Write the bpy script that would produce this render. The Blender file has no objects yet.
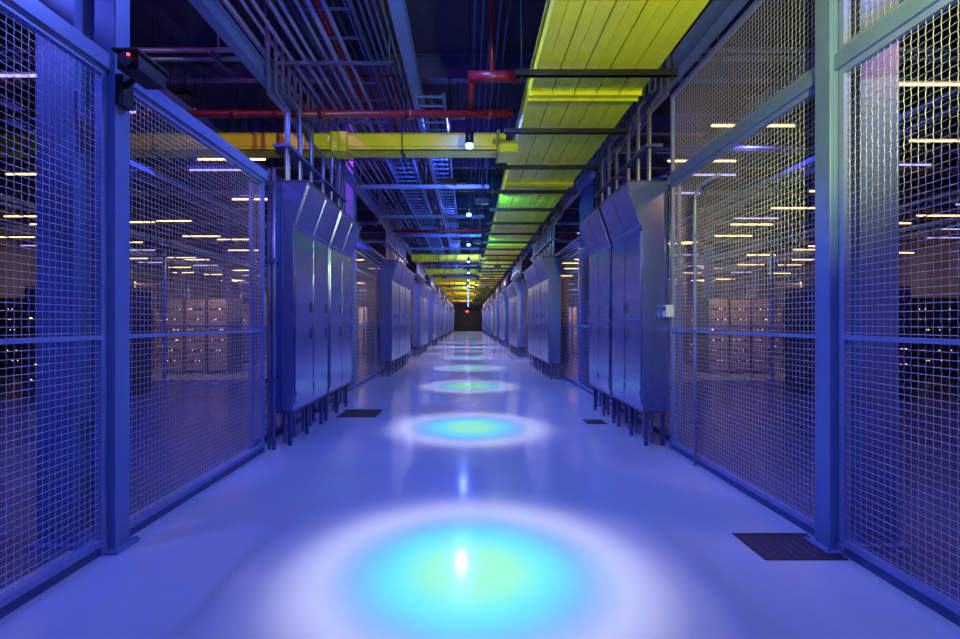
import bpy, math, random
from mathutils import Vector
random.seed(4)
sc = bpy.context.scene
sc.view_settings.view_transform = 'Standard'
sc.view_settings.look = 'None'

# ---------------------------------------------------------------- materials
def mat(name, col, rough=0.5, metal=0.0, emis=None, es=0.0, noise=0.0, nscale=6.0, bump=0.0, bscale=40, coat=0.0, stretch=None):
    m = bpy.data.materials.new(name); m.use_nodes = True
    nt = m.node_tree; b = nt.nodes['Principled BSDF']
    b.inputs['Base Color'].default_value = (*col, 1)
    b.inputs['Roughness'].default_value = rough
    b.inputs['Metallic'].default_value = metal
    b.inputs['Coat Weight'].default_value = coat
    if emis:
        b.inputs['Emission Color'].default_value = (*emis, 1)
        b.inputs['Emission Strength'].default_value = es
    if noise or bump:
        tc = nt.nodes.new('ShaderNodeTexCoord')
        mp = nt.nodes.new('ShaderNodeMapping')
        nt.links.new(tc.outputs['Object'], mp.inputs[0])
        if stretch: mp.inputs['Scale'].default_value = stretch
    if noise:
        n = nt.nodes.new('ShaderNodeTexNoise'); n.inputs['Scale'].default_value = nscale
        n.inputs['Detail'].default_value = 3
        nt.links.new(mp.outputs[0], n.inputs['Vector'])
        r = nt.nodes.new('ShaderNodeValToRGB')
        r.color_ramp.elements[0].position = .3; r.color_ramp.elements[1].position = .7
        r.color_ramp.elements[0].color = (*[c*(1-noise) for c in col], 1)
        r.color_ramp.elements[1].color = (*[min(1, c*(1+noise*.5)) for c in col], 1)
        nt.links.new(n.outputs['Fac'], r.inputs[0]); nt.links.new(r.outputs[0], b.inputs['Base Color'])
    if bump:
        n2 = nt.nodes.new('ShaderNodeTexNoise'); n2.inputs['Scale'].default_value = bscale
        nt.links.new(mp.outputs[0], n2.inputs['Vector'])
        bp = nt.nodes.new('ShaderNodeBump'); bp.inputs['Strength'].default_value = bump
        bp.inputs['Distance'].default_value = .01
        nt.links.new(n2.outputs['Fac'], bp.inputs['Height']); nt.links.new(bp.outputs[0], b.inputs['Normal'])
    return m

M_floor = mat('epoxy_floor', (.42, .47, .66), .12, 0, noise=.05, nscale=1.5, bump=.09, bscale=5, coat=0.0)
M_hall = mat('hall_floor_tile', (.11, .12, .26), .22, 0, noise=.12, nscale=2.0)
M_ceil = mat('ceiling_deck', (.035, .035, .08), .8, noise=.2)
M_wall = mat('wall_paint', (.08, .07, .14), .6, noise=.1)
M_dark = mat('dark_metal', (.015, .015, .025), .4, .3, noise=.2)
M_blue = mat('blue_painted_steel', (.13, .20, .48), .35, .1, noise=.08)
M_navy = mat('navy_steel', (.06, .08, .26), .45, .2, noise=.15)
M_wire = mat('galvanised_wire', (.55, .54, .68), .35, .5, noise=.1)
M_frame = mat('cage_frame_paint', (.20, .26, .58), .38, .2, noise=.08)
M_cab = mat('brushed_steel', (.25, .31, .72), .20, .85, noise=.10, nscale=3, bump=.10, bscale=12, stretch=(6, 6, .4))
M_cabedge = mat('cabinet_trim', (.10, .12, .30), .35, .8, noise=.1)
M_yel = mat('yellow_raceway', (.86, .82, .02), .28, 0, noise=.06, nscale=3, bump=.05, bscale=8)
M_yel2 = mat('yellow_raceway_lip', (.55, .45, .02), .4, 0, noise=.1)
M_red = mat('red_pipe_paint', (.18, .01, .02), .35, 0, noise=.15)
M_cond = mat('conduit_steel', (.22, .24, .44), .32, .7, noise=.1)
M_tile = mat('floor_grate_metal', (.04, .028, .06), .45, .2, noise=.2)
M_white = mat('device_plastic', (.6, .6, .7), .35, noise=.03)
M_pipe = mat('painted_conduit', (.30, .32, .48), .35, .2, noise=.05)
M_led_b = mat('lamp_lens', (.3, .5, 1), .2, emis=(.10, .28, 1), es=14, noise=.01)
M_led_w = mat('tube_cool', (.8, .8, 1), .3, emis=(.50, .42, .9), es=1.6, noise=.01)
M_led_a = mat('tube_amber', (1, .7, .4), .3, emis=(1, .60, .22), es=4.5, noise=.01)
M_led_r = mat('red_indicator', (1, .05, .05), .3, emis=(1, .03, .05), es=8, noise=.01)
M_led_s = mat('rack_status_led', (.3, .6, 1), .3, emis=(1, .6, .25), es=4, noise=.01)
M_rack = mat('rack_black', (.05, .045, .08), .4, .3, noise=.2)
M_rackf = mat('rack_door_perforated', (.20, .18, .32), .35, .5, noise=.4, nscale=30)

# ---------------------------------------------------------------- builder
class MB:
    def __init__(s): s.v=[]; s.f=[]; s.m=[]; s.mats=[]; s.sm=[]
    def mi(s, m):
        if m not in s.mats: s.mats.append(m)
        return s.mats.index(m)
    def box(s, x0,x1,y0,y1,z0,z1, m):
        if x0>x1: x0,x1=x1,x0
        if y0>y1: y0,y1=y1,y0
        if z0>z1: z0,z1=z1,z0
        b=len(s.v); k=s.mi(m)
        s.v += [(x0,y0,z0),(x1,y0,z0),(x1,y1,z0),(x0,y1,z0),(x0,y0,z1),(x1,y0,z1),(x1,y1,z1),(x0,y1,z1)]
        for q in ((0,3,2,1),(4,5,6,7),(0,1,5,4),(1,2,6,5),(2,3,7,6),(3,0,4,7)):
            s.f.append(tuple(b+i for i in q)); s.m.append(k); s.sm.append(False)
    def tube(s, pts, r, m, n=8, caps=True):
        k=s.mi(m); pts=[Vector(p) for p in pts]; b=len(s.v)
        for i,p in enumerate(pts):
            if i==0: t=pts[1]-p
            elif i==len(pts)-1: t=p-pts[i-1]
            else: t=(pts[i+1]-p).normalized()+(p-pts[i-1]).normalized()
            t.normalize()
            up=Vector((0,0,1)) if abs(t.z)<.9 else Vector((1,0,0))
            a=t.cross(up).normalized(); c=a.cross(t).normalized()
            for j in range(n):
                an=2*math.pi*j/n
                s.v.append(tuple(p+a*r*math.cos(an)+c*r*math.sin(an)))
        for i in range(len(pts)-1):
            for j in range(n):
                s.f.append((b+i*n+j, b+i*n+(j+1)%n, b+(i+1)*n+(j+1)%n, b+(i+1)*n+j)); s.m.append(k); s.sm.append(n>4)
        if caps:
            s.f.append(tuple(b+j for j in range(n))[::-1]); s.m.append(k); s.sm.append(False)
            e=b+(len(pts)-1)*n
            s.f.append(tuple(e+j for j in range(n))); s.m.append(k); s.sm.append(False)
    def prism_y(s, prof, y0, y1, m):   # prof: (x,z) list
        k=s.mi(m); b=len(s.v); n=len(prof)
        s.v += [(x,y0,z) for x,z in prof]+[(x,y1,z) for x,z in prof]
        s.f.append(tuple(b+i for i in range(n))); s.f.append(tuple(b+n+i for i in range(n))[::-1])
        s.m+= [k,k]; s.sm+=[False,False]
        for i in range(n):
            j=(i+1)%n
            s.f.append((b+j,b+i,b+n+i,b+n+j)); s.m.append(k); s.sm.append(False)
    def mesh_x(s, X, y0,y1,z0,z1, pitch, r, m, crimp=.0035):
        """woven wire mesh in a plane x = X"""
        k=s.mi(m)
        ny=max(2,int(round((y1-y0)/pitch))); nz=max(2,int(round((z1-z0)/pitch)))
        py=(y1-y0)/ny; pz=(z1-z0)/nz
        def run(fn, cnt, sec):
            b=len(s.v)
            for i in range(cnt):
                p=fn(i)
                for o in sec: s.v.append((p[0]+o[0],p[1]+o[1],p[2]+o[2]))
            for i in range(cnt-1):
                for j in range(4):
                    s.f.append((b+i*4+j,b+i*4+(j+1)%4,b+i*4+4+(j+1)%4,b+i*4+4+j)); s.m.append(k); s.sm.append(True)
        secv=[(r,0,0),(0,r,0),(-r,0,0),(0,-r,0)]
        sech=[(r,0,0),(0,0,r),(-r,0,0),(0,0,-r)]
        for i in range(1,ny):
            run(lambda j:(X+crimp*(1 if (i+j)%2 else -1), y0+i*py, z0+j*pz), nz+1, secv)
        for j in range(1,nz):
            run(lambda i:(X-crimp*(1 if (i+j)%2 else -1), y0+i*py, z0+j*pz), ny+1, sech)
    def obj(s, name, bevel=0):
        me=bpy.data.meshes.new(name); me.from_pydata(s.v,[],s.f)
        for m in s.mats: me.materials.append(m)
        me.polygons.foreach_set('material_index', s.m)
        me.polygons.foreach_set('use_smooth', s.sm)
        me.update()
        o=bpy.data.objects.new(name, me); sc.collection.objects.link(o)
        if bevel:
            md=o.modifiers.new('bevel','BEVEL'); md.width=bevel; md.segments=2; md.limit_method='ANGLE'
        return o

LEN=80.0; HW=20.0; CEIL=6.6
# ---------------------------------------------------------------- shell
b=MB(); b.box(-2.62,2.62,-5,LEN,-.15,0,M_floor)
for s in (-1,1):
    b.box(s*2.62,s*HW,-5,LEN,-.15,0,M_hall)
b.obj('floor')
b=MB(); b.box(-HW,HW,-5,LEN,CEIL,CEIL+.15,M_ceil)
b.obj('ceiling')
b=MB(); b.box(-HW-.15,-HW,-5,LEN,0,CEIL,M_wall); b.obj('wall_left')
b=MB(); b.box(HW,HW+.15,-5,LEN,0,CEIL,M_wall); b.obj('wall_right')
b=MB(); b.box(-HW,HW,-5.15,-5,0,CEIL,M_wall); b.obj('wall_back')
b=MB(); b.box(-HW,HW,LEN,LEN+.15,0,CEIL,M_wall); b.obj('wall_far')
b=MB()
b.box(-2.3,2.3,LEN-.12,LEN-.01,0,3.6,M_dark)
b.box(-2.2,-.03,LEN-.16,LEN-.12,.05,3.45,M_rack); b.box(.03,2.2,LEN-.16,LEN-.12,.05,3.45,M_rack)
b.box(-.25,-.12,LEN-.22,LEN-.16,1.1,1.25,M_cond); b.box(.12,.25,LEN-.22,LEN-.16,1.1,1.25,M_cond)
b.obj('door_1')
b=MB(); b.box(-.35,.05,LEN-.25,LEN-.17,3.15,3.4,M_led_r); b.box(-.38,.08,LEN-.17,LEN-.16,3.12,3.43,M_dark); b.obj('red_beacon_light')
y=1.4
while y<LEN:
    b=MB()
    b.box(-HW+.01,HW-.01,y-.09,y+.09,6.12,6.15,M_navy); b.box(-HW+.01,HW-.01,y-.012,y+.012,6.15,6.57,M_navy); b.box(-HW+.01,HW-.01,y-.09,y+.09,6.57,6.599,M_navy)
    b.obj('ceiling_joist'); y+=2.6

# ---------------------------------------------------------------- columns
def hcol(x,y,w=.25,top=6.12):
    b=MB()
    b.box(x-w/2,x+w/2,y-.15,y-.13,0,top,M_blue); b.box(x-w/2,x+w/2,y+.13,y+.15,0,top,M_blue)
    b.box(x-.01,x+.01,y-.13,y+.13,0,top,M_blue)
    b.box(x-w/2-.05,x+w/2+.05,y-.2,y+.2,0,.025,M_blue)
    b.obj('steel_column')
for k in range(10):
    for s in (-1,1):
        hcol(s*2.75, 3.35+7.8*k)
        if k<6:
            hcol(s*9.5, 3.35+7.8*k); hcol(s*16, 3.35+7.8*k)
def post(x,y,w=.14):
    b=MB()
    b.box(x-w/2,x+w/2,y-w/2,y+w/2,0.01,6.12,M_blue)
    b.box(x-w/2-.045,x+w/2+.045,y-w/2-.045,y+w/2+.045,0,.018,M_blue)
    for dx in (-1,1):
        for dy in (-1,1):
            b.tube([(x+dx*(w/2+.025),y+dy*(w/2+.025),.018),(x+dx*(w/2+.025),y+dy*(w/2+.025),.035)],.012,M_cond,6)
    b.obj('cage_post',.006)
post(-2.37,3.2); post(2.43,3.2)

# ---------------------------------------------------------------- cages
def cage(X,y0,y1,z0=.06,z1=3.14,pitch=.042,r=.0024,mid=1.4,w=.04,name='wire_mesh_cage_panel',feet=True,topbeam=False):
    b=MB(); h=w/2
    b.box(X-h,X+h,y0,y0+w,z0,z1,M_frame); b.box(X-h,X+h,y1-w,y1,z0,z1,M_frame)
    b.box(X-h,X+h,y0+w,y1-w,z0,z0+w,M_frame); b.box(X-h,X+h,y0+w,y1-w,z1-w,z1,M_frame)
    if mid: b.box(X-h,X+h,y0+w,y1-w,mid-h*.7,mid+h*.7,M_frame)
    if feet:
        for yy in (y0+.005,y1-w+.005): b.box(X-h*1.4,X+h*1.4,yy-.01,yy+w,0,z0,M_frame)
        b.box(X-.012,X+.012,y0,y1,0.0,z0,M_navy)
    if topbeam: b.box(X-.045,X+.045,y0-.03,y1+.03,z1,z1+.1,M_blue)
    if pitch: b.mesh_x(X,y0+w*.6,y1-w*.6,z0+w*.6,z1-w*.6,pitch,r,M_wire,crimp=pitch*.06)
    return b.obj(name)
cage(-2.37,.5,3.12,topbeam=True); cage(-2.37,3.28,5.55,topbeam=True)
cage(2.43,.5,3.12,topbeam=True); cage(2.43,3.28,5.72,topbeam=True)
cage(2.43,.5,3.12,z0=3.24,z1=4.2,mid=None,feet=False); cage(2.43,3.28,5.72,z0=3.24,z1=4.2,mid=None,feet=False)
for s in (-1,1):
    y=5.8 if s>0 else 5.65
    while y<LEN-3:
        near = y<20
        cage(s*2.56,y,y+2.5,pitch=.09 if near else (.25 if y<40 else 0),r=.003 if near else .005)
        y+=2.6
def partition(s,Y,xa,xb,pitch=.1):
    b=MB(); x=xa
    b2=MB()
    b2.mesh_x(0,xa,xb,.06,3.1,pitch,.003,M_wire,crimp=.004)
    b.mi(M_wire)
    b.v += [(s*p[1],Y+p[0],p[2]) for p in b2.v]; b.f += b2.f; b.m += [0]*len(b2.f); b.sm += b2.sm
    while x<=xb+.01:
        b.box(s*x-.03,s*x+.03,Y-.03,Y+.03,0,3.2,M_frame); x+=2.2
    for z in (.06,1.4,3.1): b.box(s*xa,s*xb,Y-.02,Y+.02,z-.02,z+.02,M_frame)
    b.obj('wire_mesh_partition')
for s in (-1,1):
    partition(s,11.7,3.0,9.3,.1); partition(s,20.2,3.0,14,.15); partition(s,27.9,3,18.4,.25)

# bent conduit + reader on right cage
b=MB(); pts=[(2.38,5.03,0.0),(2.38,5.03,2.75)]
for i in range(1,7):
    a=math.pi/2*i/6; pts.append((2.38,5.03-.15*(1-math.cos(a)),2.75+.15*math.sin(a)))
pts.append((2.38,4.55,2.9)); b.tube(pts,.017,M_pipe,10)
for z in (.4,1.4,2.4): b.box(2.36,2.41,4.99,5.07,z-.015,z+.015,M_cond)
b.obj('bent_conduit')
b=MB(); b.box(2.32,2.41,5.62,5.72,1.56,1.70,M_white); b.box(2.315,2.32,5.64,5.70,1.63,1.68,M_dark); b.tube([(2.40,5.68,1.70),(2.40,5.68,3.1)],.012,M_cond,6); b.obj('access_card_reader')

# security camera on left post
b=MB()
b.box(-2.30,-2.25,3.13,3.23,2.92,3.12,M_dark)
b.tube([(-2.26,3.17,3.06),(-2.07,3.06,3.09)],.02,M_dark,8)
b.box(-2.12,-1.99,2.90,3.16,3.03,3.13,M_dark)
b.box(-2.135,-1.975,2.87,3.18,3.13,3.142,M_dark)
b.tube([(-2.055,2.87,3.08),(-2.055,2.90,3.08)],.038,M_rack,12)
b.tube([(-2.03,2.865,3.10),(-2.03,2.872,3.10)],.009,M_led_r,8)
b.obj('security_camera')

# ---------------------------------------------------------------- sloped-top electrical cabinets
def cabinet(s,y0,y1,lod=0):
    b=MB()
    prof=[(2.40,.44),(2.09,.44),(2.09,2.63),(1.91,3.18),(2.40,3.18)]
    b.prism_y([(s*x,z) for x,z in prof],y0,y1,M_cab)
    n=2; L=(y1-y0)
    for i in range(n):
        a=y0+.03+i*(L-.03)/n; c=a+(L-.03)/n-.03
        x0,x1=2.09,2.075
        for (za,zb) in ((.50,1.50),(1.53,2.60)):
            b.box(s*x0,s*x1,a,c,za,zb,M_cab)
        b.prism_y([(s*2.085,2.67),(s*2.07,2.665),(s*1.908,3.14),(s*1.925,3.15)],a,c,M_cab)
        if lod==0:
            b.box(s*2.075,s*2.055,c-.09,c-.075,1.28,1.42,M_cabedge)
            b.box(s*2.075,s*2.055,c-.09,c-.075,1.62,1.76,M_cabedge)
            for z in (.65,1.35,1.7,2.45): b.box(s*2.075,s*2.066,a-.008,a+.02,z-.04,z+.04,M_cabedge)
    b.box(s*2.42,s*1.90,y0-.006,y1+.006,3.18,3.2,M_cabedge)
    b.box(s*2.09,s*2.40,y0-.004,y1+.004,.41,.44,M_cabedge)
    for yy in (y0+.08,(y0+y1)/2,y1-.08):
        for x in (2.16,2.36): b.box(s*(x-.022),s*(x+.022),yy-.022,yy+.022,0,.42,M_navy)
    for i in range(4):
        yy=y0+.2+i*(L-.4)/3
        b.tube([(s*2.27,yy,0),(s*2.27,yy,.42)],.022,M_cond,6)
    for i in range(6):
        yy=y0+.12+i*(L-.24)/5
        b.tube([(s*(2.22+.06*(i%2)),yy,3.2),(s*(2.22+.06*(i%2)),yy,4.05+.12*(i%3)),(s*(2.45),yy+.02,4.3+.12*(i%3)),(s*2.45,yy+.02,5.2)],.026,M_cond,8)
    b.box(s*2.15,s*2.36,y0+.05,y1-.05,3.62,3.66,M_navy)
    b.obj('electrical_cabinet',.006 if lod==0 else 0)
for s,st in ((-1,(5.75,7.22)),(1,(5.75,7.05))):
    Ls=1.38 if s<0 else 1.2
    for y in st: cabinet(s,y,y+Ls)
for k in range(1,9):
    for s in (-1,1):
        for j in range(3):
            y=(13.1 if s<0 else 12.4)+7.8*(k-1)+j*1.42
            cabinet(s,y,y+1.34,1 if k>1 else 0)
def risers(s,y,top=5.4,name='conduit_riser'):
    b=MB()
    for i in range(3): b.tube([(s*(2.28+.07*i),y+.03*(i%2),0),(s*(2.28+.07*i),y+.03*(i%2),top)],.022,M_cond,8)
    for z in (.8,2.2,3.1): b.box(s*2.24,s*2.46,y-.05,y-.02,z,z+.04,M_navy)
    b.obj(name)
risers(-1,5.64,3.3); risers(1,8.5); risers(-1,8.85)
def rack(s,x,y,w=.6,d=.8,h=2.2,front=M_rackf):
    b=MB(); x0,x1=s*x,s*(x+d)
    b.box(x0,x1,y,y+w,.04,h,M_rack)
    b.box(x0-s*.02,x0,y+.03,y+w-.03,.08,h-.04,front)
    b.box(x0-s*.045,x0-s*.02,y+.06,y+.09,1.0,1.2,M_cond)
    for i in range(4): b.box(x0-s*.026,x0-s*.02,y+.1,y+w-.1,.4+i*.45,.43+i*.45,M_dark)
    for dx in (.05,d-.1):
        for dy in (.03,w-.08): b.box(s*(x+dx),s*(x+dx+.05),y+dy,y+dy+.05,0,.04,M_dark)
    b.obj('server_rack')
for k in range(8):
    for s in (-1,1):
        for j in range(2 if k else 3): rack(s,2.75,9.05+7.8*k+j*.62,h=3.0,front=M_rack)
def rackrow(s,yy,xa,n,hh=2.2):
    b=MB()
    for j in range(n):
        x=xa+j*.64
        b.box(s*x,s*(x+.6),yy,yy+.9,0.03,hh,M_rack); b.box(s*(x+.03),s*(x+.57),yy-.02,yy,.08,hh-.05,M_rackf)
        b.box(s*(x+.03),s*(x+.1),yy+.05,yy+.1,0,.03,M_dark); b.box(s*(x+.5),s*(x+.57),yy+.8,yy+.85,0,.03,M_dark)
        for q in range(6):
            b.box(s*(x+.08),s*(x+.52),yy-.026,yy-.02,.35+q*.3,.40+q*.3,M_dark)
            for t in range(2):
                lx=x+.1+random.random()*.38; b.box(s*lx,s*(lx+.022),yy-.032,yy-.026,.365+q*.3,.385+q*.3,M_led_s)
    b.obj('server_rack_row')
for s in (-1,1):
    rackrow(s,9.4,6.8,3); rackrow(s,14.0,4.4,2); rackrow(s,14.0,7.0,3); rackrow(s,14.0,10.4,7)
    rackrow(s,17.6,4.2,3); rackrow(s,17.6,8.0,4); rackrow(s,22.3,4.2,6); rackrow(s,22.3,10.2,9); rackrow(s,30.0,4.2,20)

# ---------------------------------------------------------------- floor grates
def grate(x0,x1,y0,y1):
    b=MB(); b.box(x0,x1,y0,y1,0,.003,M_tile)
    n=9
    for i in range(n):
        x=x0+.03+(x1-x0-.06)*i/(n-1); b.box(x-.006,x+.006,y0+.02,y1-.02,.003,.005,M_tile)
    b.box(x0,x1,y0,y0+.015,.003,.006,M_tile); b.box(x0,x1,y1-.015,y1,.003,.006,M_tile)
    b.obj('floor_grate')
grate(1.87,2.40,3.02,3.40); grate(-2.08,-1.45,7.55,8.2); grate(1.75,2.05,7.05,7.35)

# ---------------------------------------------------------------- yellow fibre raceway
b=MB(); W=.25; zt=4.2
for i in range(5):
    x0=.73+i*.262; x1=x0+W
    b.box(x0,x1,1.0,LEN-4,zt,zt+.012,M_yel)
    b.box(x0,x0+.01,1.0,LEN-4,zt+.012,zt+.14,M_yel); b.box(x1-.01,x1,1.0,LEN-4,zt+.012,zt+.14,M_yel)
    b.box(x0-.006,x0+.016,1.0,LEN-4,zt+.14,zt+.155,M_yel2); b.box(x1-.016,x1+.006,1.0,LEN-4,zt+.14,zt+.155,M_yel2)
    b.box(x0+.115,x0+.135,1.0,LEN-4,zt-.008,zt,M_yel)
b.box(.70,2.05,1.0,LEN-4,zt+.16,zt+.17,M_yel2)
y=5.7
while y<LEN-5:
    for i in range(5):
        x0=.73+i*.262
        b.box(x0-.008,x0+W+.008,y-.07,y+.07,zt-.016,zt+.13,M_yel)
        for yy in (y-.07,y+.07): b.box(x0-.012,x0+W+.012,yy-.010,yy+.010,zt-.045,zt+.14,M_yel)
    y+=3.66
b.obj('yellow_cable_raceway')
def cross_tray(Y,xa,xb,z0,col=M_yel):
    b=MB(); 
    b.box(xa,xb,Y,Y+.34,z0,z0+.015,col); b.box(xa,xb,Y,Y+.012,z0,z0+.24,col); b.box(xa,xb,Y+.328,Y+.34,z0,z0+.24,col)
    b.box(xa,xb,Y-.012,Y+.02,z0+.24,z0+.262,M_yel2)
    b.box(xa,xb,Y-.008,Y,z0+.05,z0+.062,M_yel2)
    x=xb-2.55
    while x>xa:
        b.box(x-.12,x+.12,Y-.022,Y+.36,z0-.014,z0+.28,col)
        for xx in (x-.12,x,x+.12): b.box(xx-.008,xx+.008,Y-.03,Y+.37,z0-.024,z0+.288,M_yel2)
        x-=3.6
    b.box(xb-.12,xb+.18,Y-.08,Y+.42,z0-.05,z0+.12,col)
    b.box(xb-.13,xb-.10,Y-.1,Y+.44,z0-.06,z0+.28,M_yel2)
    x=xa+1.5
    while x<xb:
        b.tube([(x,Y-.05,z0-.05),(x,Y-.05,6.12)],.008,M_dark,6); b.tube([(x,Y+.39,z0-.05),(x,Y+.39,6.12)],.008,M_dark,6)
        b.box(x-.02,x+.02,Y-.08,Y+.42,z0-.06,z0-.025,M_dark); x+=1.9
    b.obj('yellow_cross_raceway')
cross_tray(7.35,-12,.58,4.13)
for Y in (20.5,26,31,33.6,38.8,41.5,46,49,54,62): cross_tray(Y,-2.4,.58,4.12)
y=5.04
while y<LEN-5:
    b=MB(); b.box(.50,2.2,y-.022,y+.022,4.08,4.145,M_dark)
    b.box(.50,2.2,y-.03,y+.03,4.08,4.088,M_dark)
    for x in (.56,2.14):
        b.tube([(x,y,4.06),(x,y,6.59)],.009,M_dark,6); b.tube([(x,y,4.04),(x,y,4.08)],.02,M_dark,6)
    b.obj('trapeze_hanger'); y+=1.53

# ---------------------------------------------------------------- ladders / pipes
def ladder(x0,x1,z,ya,yb,m,rung=.3,h=.1,name='cable_ladder'):
    b=MB()
    for x in (x0,x1):
        b.box(x-.012,x+.012,ya,yb,z,z+h,m)
    y=ya
    while y<yb: b.box(x0,x1,y-.015,y+.015,z+.02,z+.045,m); y+=rung
    n=5
    for i in range(n):
        x=x0+(x1-x0)*(i+.5)/n+random.uniform(-.01,.01); b.tube([(x,ya,z+.065),(x,yb,z+.065)],.018,M_dark if i%2 else M_navy,6)
    b.obj(name)
ladder(-.75,-.35,4.75,7,LEN-4,M_blue)
ladder(-1.55,-1.05,4.55,9,LEN-4,M_blue)
ladder(-2.1,-1.4,5.25,1,LEN-4,M_navy,.6)
b=MB()
for i in range(8):
    x=-2.65+i*.15; b.tube([(x,1,5.0+.05*(i%2)),(x,LEN-4,5.0+.05*(i%2))],.026+.01*(i%3==0),M_cond,8)
b.obj('conduit_bank')
b=MB()
for i in range(6):
    x=-.95-i*.1; b.tube([(x,1,5.75),(x,LEN-4,5.75)],.025,M_cond,8)
for i in range(5):
    x=.1+i*.12; b.tube([(x,1,5.9),(x,LEN-4,5.9)],.02,M_navy,8)
b.obj('conduit_bank')
b=MB()
for i in range(6):
    x=2.15+i*.09; b.tube([(x,1,4.75+.1*(i%2)),(x,LEN-4,4.75+.1*(i%2))],.03,M_cond,8)
b.obj('conduit_bank')
def beam(x,z,m,h=.2,w=.12,name='steel_beam'):
    b=MB(); b.box(x-w/2,x+w/2,1,LEN-2,z,z+.015,m); b.box(x-w/2,x+w/2,1,LEN-2,z+h-.015,z+h,m); b.box(x-.008,x+.008,1,LEN-2,z+.015,z+h-.015,m); b.obj(name)
beam(-2.55,4.5,M_blue); beam(-.82,5.1,M_blue,.18,.16); beam(2.55,4.5,M_blue,.22,.14)
y=2.6
while y<LEN-5:
    b=MB(); b.box(-2.75,-1.0,y-.02,y+.02,4.93,4.97,M_navy)
    for x in (-2.7,-1.05): b.tube([(x,y,4.9),(x,y,6.59)],.008,M_cond,6)
    b.obj('strut_trapeze'); y+=1.9
y=10.3
while y<LEN-5:
    b=MB(); b.box(-2.45,.45,y-.03,y+.03,4.36,4.44,M_blue)
    for x in (-2.3,-.9,.4): b.tube([(x,y,4.34),(x,y,6.59)],.009,M_cond,6)
    b.obj('strut_crossbar'); y+=2.9
b=MB()
b.tube([(-9,6.6,4.36),(.62,6.6,4.36)],.05,M_red,12)
for x in (-3.2,-2.0,-.8,.3): b.tube([(x-.05,6.6,4.36),(x+.05,6.6,4.36)],.066,M_red,12)
b.tube([(0.0,6.1,4.62),(.62,6.1,4.62)],.07,M_red,12); b.tube([(.04,6.1,4.62),(.04,6.6,4.4)],.04,M_red,10)
b.tube([(.3,6.1,4.62),(.3,6.1,6.0)],.03,M_red,10)
b.obj('fire_sprinkler_pipe')
b=MB()
b.tube([(-1.9,1,5.55),(-1.9,LEN-5,5.55)],.05,M_red,10)
for k in range(12): b.tube([(-1.9,4+k*3.9,5.55),(-1.2,4+k*3.9,5.55),(-1.2,4+k*3.9,4.6)],.02,M_red,8)
b.obj('fire_sprinkler_pipe')
for Y in (14.8,22.4,34.2,42.4,50,58,66):
    b=MB(); b.tube([(-2.4,Y,4.3),(.62,Y,4.3)],.05,M_red,8); b.tube([(-1,Y,4.3),(-1,Y,6.59)],.02,M_red,8); b.obj('fire_sprinkler_pipe')
for s in (-1,1):
    for Y in (4.6,6.0,9.4,12.6,16.4,20.2):
        b=MB()
        for i in range(4): b.tube([(s*2.9,Y+i*.1,4.9+.06*(i%2)),(s*19,Y+i*.1,4.9+.06*(i%2))],.03,M_cond,6)
        for i in range(8): b.tube([(s*(3.2+2*i),Y+.15,4.86),(s*(3.2+2*i),Y+.15,6.59)],.009,M_cond,6); b.box(s*(3.2+2*i)-.02,s*(3.2+2*i)+.02,Y-.06,Y+.36,4.83,4.87,M_navy)
        b.obj('conduit_bank')
    for xx in (4.2,6.6,11.5,14.5):
        b=MB(); 
        for e in (-.25,.25): b.box(s*xx+e-.012,s*xx+e+.012,1,45,4.45,4.55,M_blue)
        y=1.0
        while y<45: b.box(s*xx-.25,s*xx+.25,y-.015,y+.015,4.46,4.49,M_blue); y+=.4
        b.obj('cable_ladder')

# ---------------------------------------------------------------- lamps
def light(kind,loc,energy,col,**kw):
    d=bpy.data.lights.new('lamp',kind); d.energy=energy; d.color=col
    for k,v in kw.items(): setattr(d,k,v)
    o=bpy.data.objects.new('lamp_source',d); o.location=loc; sc.collection.objects.link(o); return o
def aim(o,target):
    o.rotation_euler=(Vector(target)-Vector(o.location)).to_track_quat('-Z','Y').to_euler()

gd=bpy.data.lights.new('gobo_projector','SPOT'); gd.energy=1350; gd.spot_size=math.radians(44); gd.spot_blend=.1; gd.shadow_soft_size=.04
gd.use_nodes=True; nt=gd.node_tree; em=nt.nodes['Emission']
tc=nt.nodes.new('ShaderNodeTexCoord'); sp=nt.nodes.new('ShaderNodeSeparateXYZ'); nt.links.new(tc.outputs['Normal'],sp.inputs[0])
def mth(op,a,bb=None):
    n=nt.nodes.new('ShaderNodeMath'); n.operation=op
    for i,v in enumerate((a,bb)):
        if v is None: continue
        if isinstance(v,(int,float)): n.inputs[i].default_value=v
        else: nt.links.new(v,n.inputs[i])
    return n.outputs[0]
az=mth('ABSOLUTE',sp.outputs['Z']); z2=mth('MULTIPLY',az,az); sn=mth('SQRT',mth('MAXIMUM',mth('SUBTRACT',1.0,z2),0.0))
tn=mth('DIVIDE',sn,az); fac=mth('DIVIDE',tn,.38)
rp=nt.nodes.new('ShaderNodeValToRGB'); nt.links.new(fac,rp.inputs[0]); cr=rp.color_ramp
R0=1.5
stops=[(0,(.34,.95,.03)),(.26,(.28,.93,.05)),(.42,(.10,.84,.28)),(.54,(.07,.68,.45)),(.66,(.15,.46,.45)),(.78,(.34,.44,.38)),(.90,(.54,.52,.36)),(1.02,(.40,.37,.27)),(1.22,(.09,.08,.06)),(1.42,(0,0,0))]
cr.elements[0].position=0; cr.elements[0].color=(*stops[0][1],1); cr.elements[1].position=stops[-1][0]/R0; cr.elements[1].color=(0,0,0,1)
for p,c in stops[1:-1]:
    e=cr.elements.new(p/R0); e.color=(*c,1)
nt.links.new(rp.outputs[0],em.inputs['Color'])
Y=2.9; ys=[2.9,6.85,11.25]
while ys[-1]<74: ys.append(ys[-1]+4.4)
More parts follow.
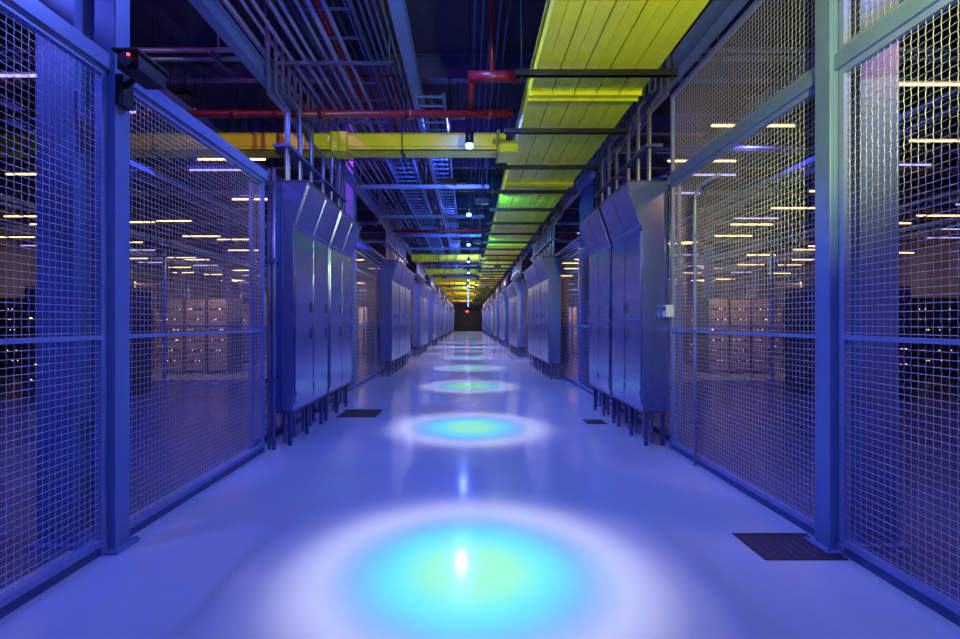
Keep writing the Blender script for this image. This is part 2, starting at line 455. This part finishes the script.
for Y in ys:
    root=bpy.data.objects.new('pendant_downlight',None); sc.collection.objects.link(root); root.location=(0,0,0)
    b=MB()
    b.tube([(.02,Y,4.04),(.02,Y,4.2)],.06,M_dark,16); b.tube([(.02,Y,4.2),(.02,Y,4.26)],.03,M_dark,10)
    b.tube([(.02,Y,4.26),(.02,Y,6.59)],.008,M_dark,6)
    b.tube([(.02,Y,3.985),(.02,Y,4.04)],.052,M_led_b,16)
    o=b.obj('housing'); o.parent=root
    l=bpy.data.objects.new('projector',gd); l.location=(.02,Y,3.94); sc.collection.objects.link(l); l.parent=root

def flood(x,y,z,target,energy,col,size=150,rad=.1,name='fill_flood'):
    root=bpy.data.objects.new(name,None); sc.collection.objects.link(root)
    b=MB(); b.box(x-.14,x+.14,y-.1,y+.1,z+.12,z+.2,M_dark); b.tube([(x,y,z+.2),(x,y,6.12)],.012,M_dark,6)
    for i in range(5): b.box(x-.12+i*.055,x-.11+i*.055,y-.09,y+.09,z+.2,z+.23,M_dark)
    o=b.obj('housing'); o.parent=root
    l=light('SPOT',(x,y,z),energy,col,spot_size=math.radians(size),spot_blend=.6,shadow_soft_size=rad); aim(l,target); l.parent=root
BL=(.135,.21,1.0)
for x,y in ((-.2,.2),(-.2,4.9),(-.2,9.2),(-.2,13.6),(-.2,20),(-.2,28),(-.2,38),(-.2,50),(-.2,64)):  # ceiling floods added as blue fill along the corridor
    flood(x,y,5.3,(x,y,0),(360 if y<1 else 540) if y<15 else 950,BL)
for s,c,e in ((-1,(.16,.18,1.0),620),(1,(.18,.17,1.0),420)):
    for y in (1.2,8.8,17.5,27):  # floods added to put blue on the halls and near mesh
        flood(s*5.2,y,5.5,(s*4.5,y,0),e,c)
flood(-3.3,3.2,5.7,(-1.8,6,5.1),150,(.8,.10,.9),120,.05)
flood(-3.3,9.5,5.7,(-1.8,12,5.1),150,(.7,.10,.8),120,.05)
for y in (3.2,9.0,15.2,23):  # uplights added to lift the dark ceiling services
    flood(-.35,y,3.95,(-.9,y+3.0,6.0),130,(.14,.24,1),120,.03)
# added floods washing the raceway yellow near and cyan farther
flood(1.4,.75,3.0,(1.4,4.6,4.2),520,(.88,1,.30),100,.05)
flood(.3,10.2,3.9,(1.4,12.5,4.2),110,(.10,.75,1),130,.03)
flood(.3,15.4,3.9,(1.4,17.7,4.2),130,(.10,.7,1),130,.03)
flood(.3,21.4,3.9,(1.4,24,4.2),120,(.15,.8,1),130,.03)

def pend(x,y,z,e,col,m,name='amber_work_light',rad=.08,hw=.6):
    root=bpy.data.objects.new(name,None); sc.collection.objects.link(root)
    b=MB(); b.box(x-hw-.02,x+hw+.02,y-.04,y+.04,z+.04,z+.09,M_navy); b.tube([(x-hw+.02,y,z+.02),(x+hw-.02,y,z+.02)],.016,m,8)
    for e2 in (-.5,.5): b.tube([(x+e2*hw*1.6,y,z+.09),(x+e2*hw*1.6,y,6.59)],.006,M_dark,6)
    o=b.obj('fixture'); o.parent=root
    if e:
        l=light('POINT',(x,y,z-.12),e,col,shadow_soft_size=rad); l.parent=root
AM=(1,.46,.13)
for s in (-1,1):
    for i,(x,y) in enumerate(((15,19),(12,24.5))):
        pend(s*x,y,3.6,240,AM,M_led_a)
    flood(s*5.9,11.95,3.3,(s*5.9,14.5,1.0),400,(1,.56,.24),110,.05,'amber_flood_light')
    flood(s*6.4,16.0,3.4,(s*6.2,18.2,1.0),420,(1,.56,.24),115,.05,'amber_flood_light')
    flood(s*5.4,20.7,3.3,(s*5.6,23,1.0),500,(1,.6,.28),120,.05,'amber_flood_light')
    flood(s*10.5,20.7,3.3,(s*11,23,1.0),500,(1,.6,.28),120,.05,'amber_flood_light')
    flood(s*8,12.1,3.3,(s*8,14.5,1.0),350,(1,.6,.28),110,.05,'amber_flood_light')
    for y in (5.4,6.8,7.9,8.9,10.2,11.2,12.4,13.6,15,16.5,18,19.7,21.5,23.4,25,27,29,34,40):
        for x in (4.6,8.3,12,15.7):
            pend(s*(x+random.uniform(-.8,.8)),y+random.uniform(-.4,.4),4.2+random.uniform(-.15,.2),0,None,M_led_w if random.random()<.35 else M_led_a,'linear_ceiling_light')
flood(4.6,2.0,4.3,(2.5,3.6,3.0),150,AM,85,.05,'amber_flood_light')
flood(-4.8,5.2,4.4,(-2.5,4.6,3.0),60,AM,80,.05,'amber_flood_light')
# washers added to brighten the far cabinets, aimed back along them
for y,e in ((19.6,450),(24.4,1000),(31,1600),(38,1600),(46,1600),(54,1600),(62,1600),(70,1600),(77,1600)):
    for s in (-1,1):
        flood(-s*1.2,y,3.6,(s*2.2,y-2.2,2.1),e,(1,.76,.62),84,.05,'cabinet_fill_wash')
for y in (32.5,44,60):  # warm uplights added for far-end glow on the cross raceways
    flood(0.25,y,3.6,(-.6,y+3,4.4),200,(1,.6,.2),130,.03,'fill_flood')

w=bpy.data.worlds.new('w'); sc.world=w; w.use_nodes=True
w.node_tree.nodes['Background'].inputs[0].default_value=(.02,.02,.08,1); w.node_tree.nodes['Background'].inputs[1].default_value=1
cd=bpy.data.cameras.new('camera'); cd.lens=18; cd.sensor_width=36; cd.shift_x=.0125; cd.shift_y=.0026; cd.clip_start=.05; cd.clip_end=300
co=bpy.data.objects.new('camera',cd); co.location=(0,0,1.5); co.rotation_euler=(math.pi/2,0,0); sc.collection.objects.link(co); sc.camera=co
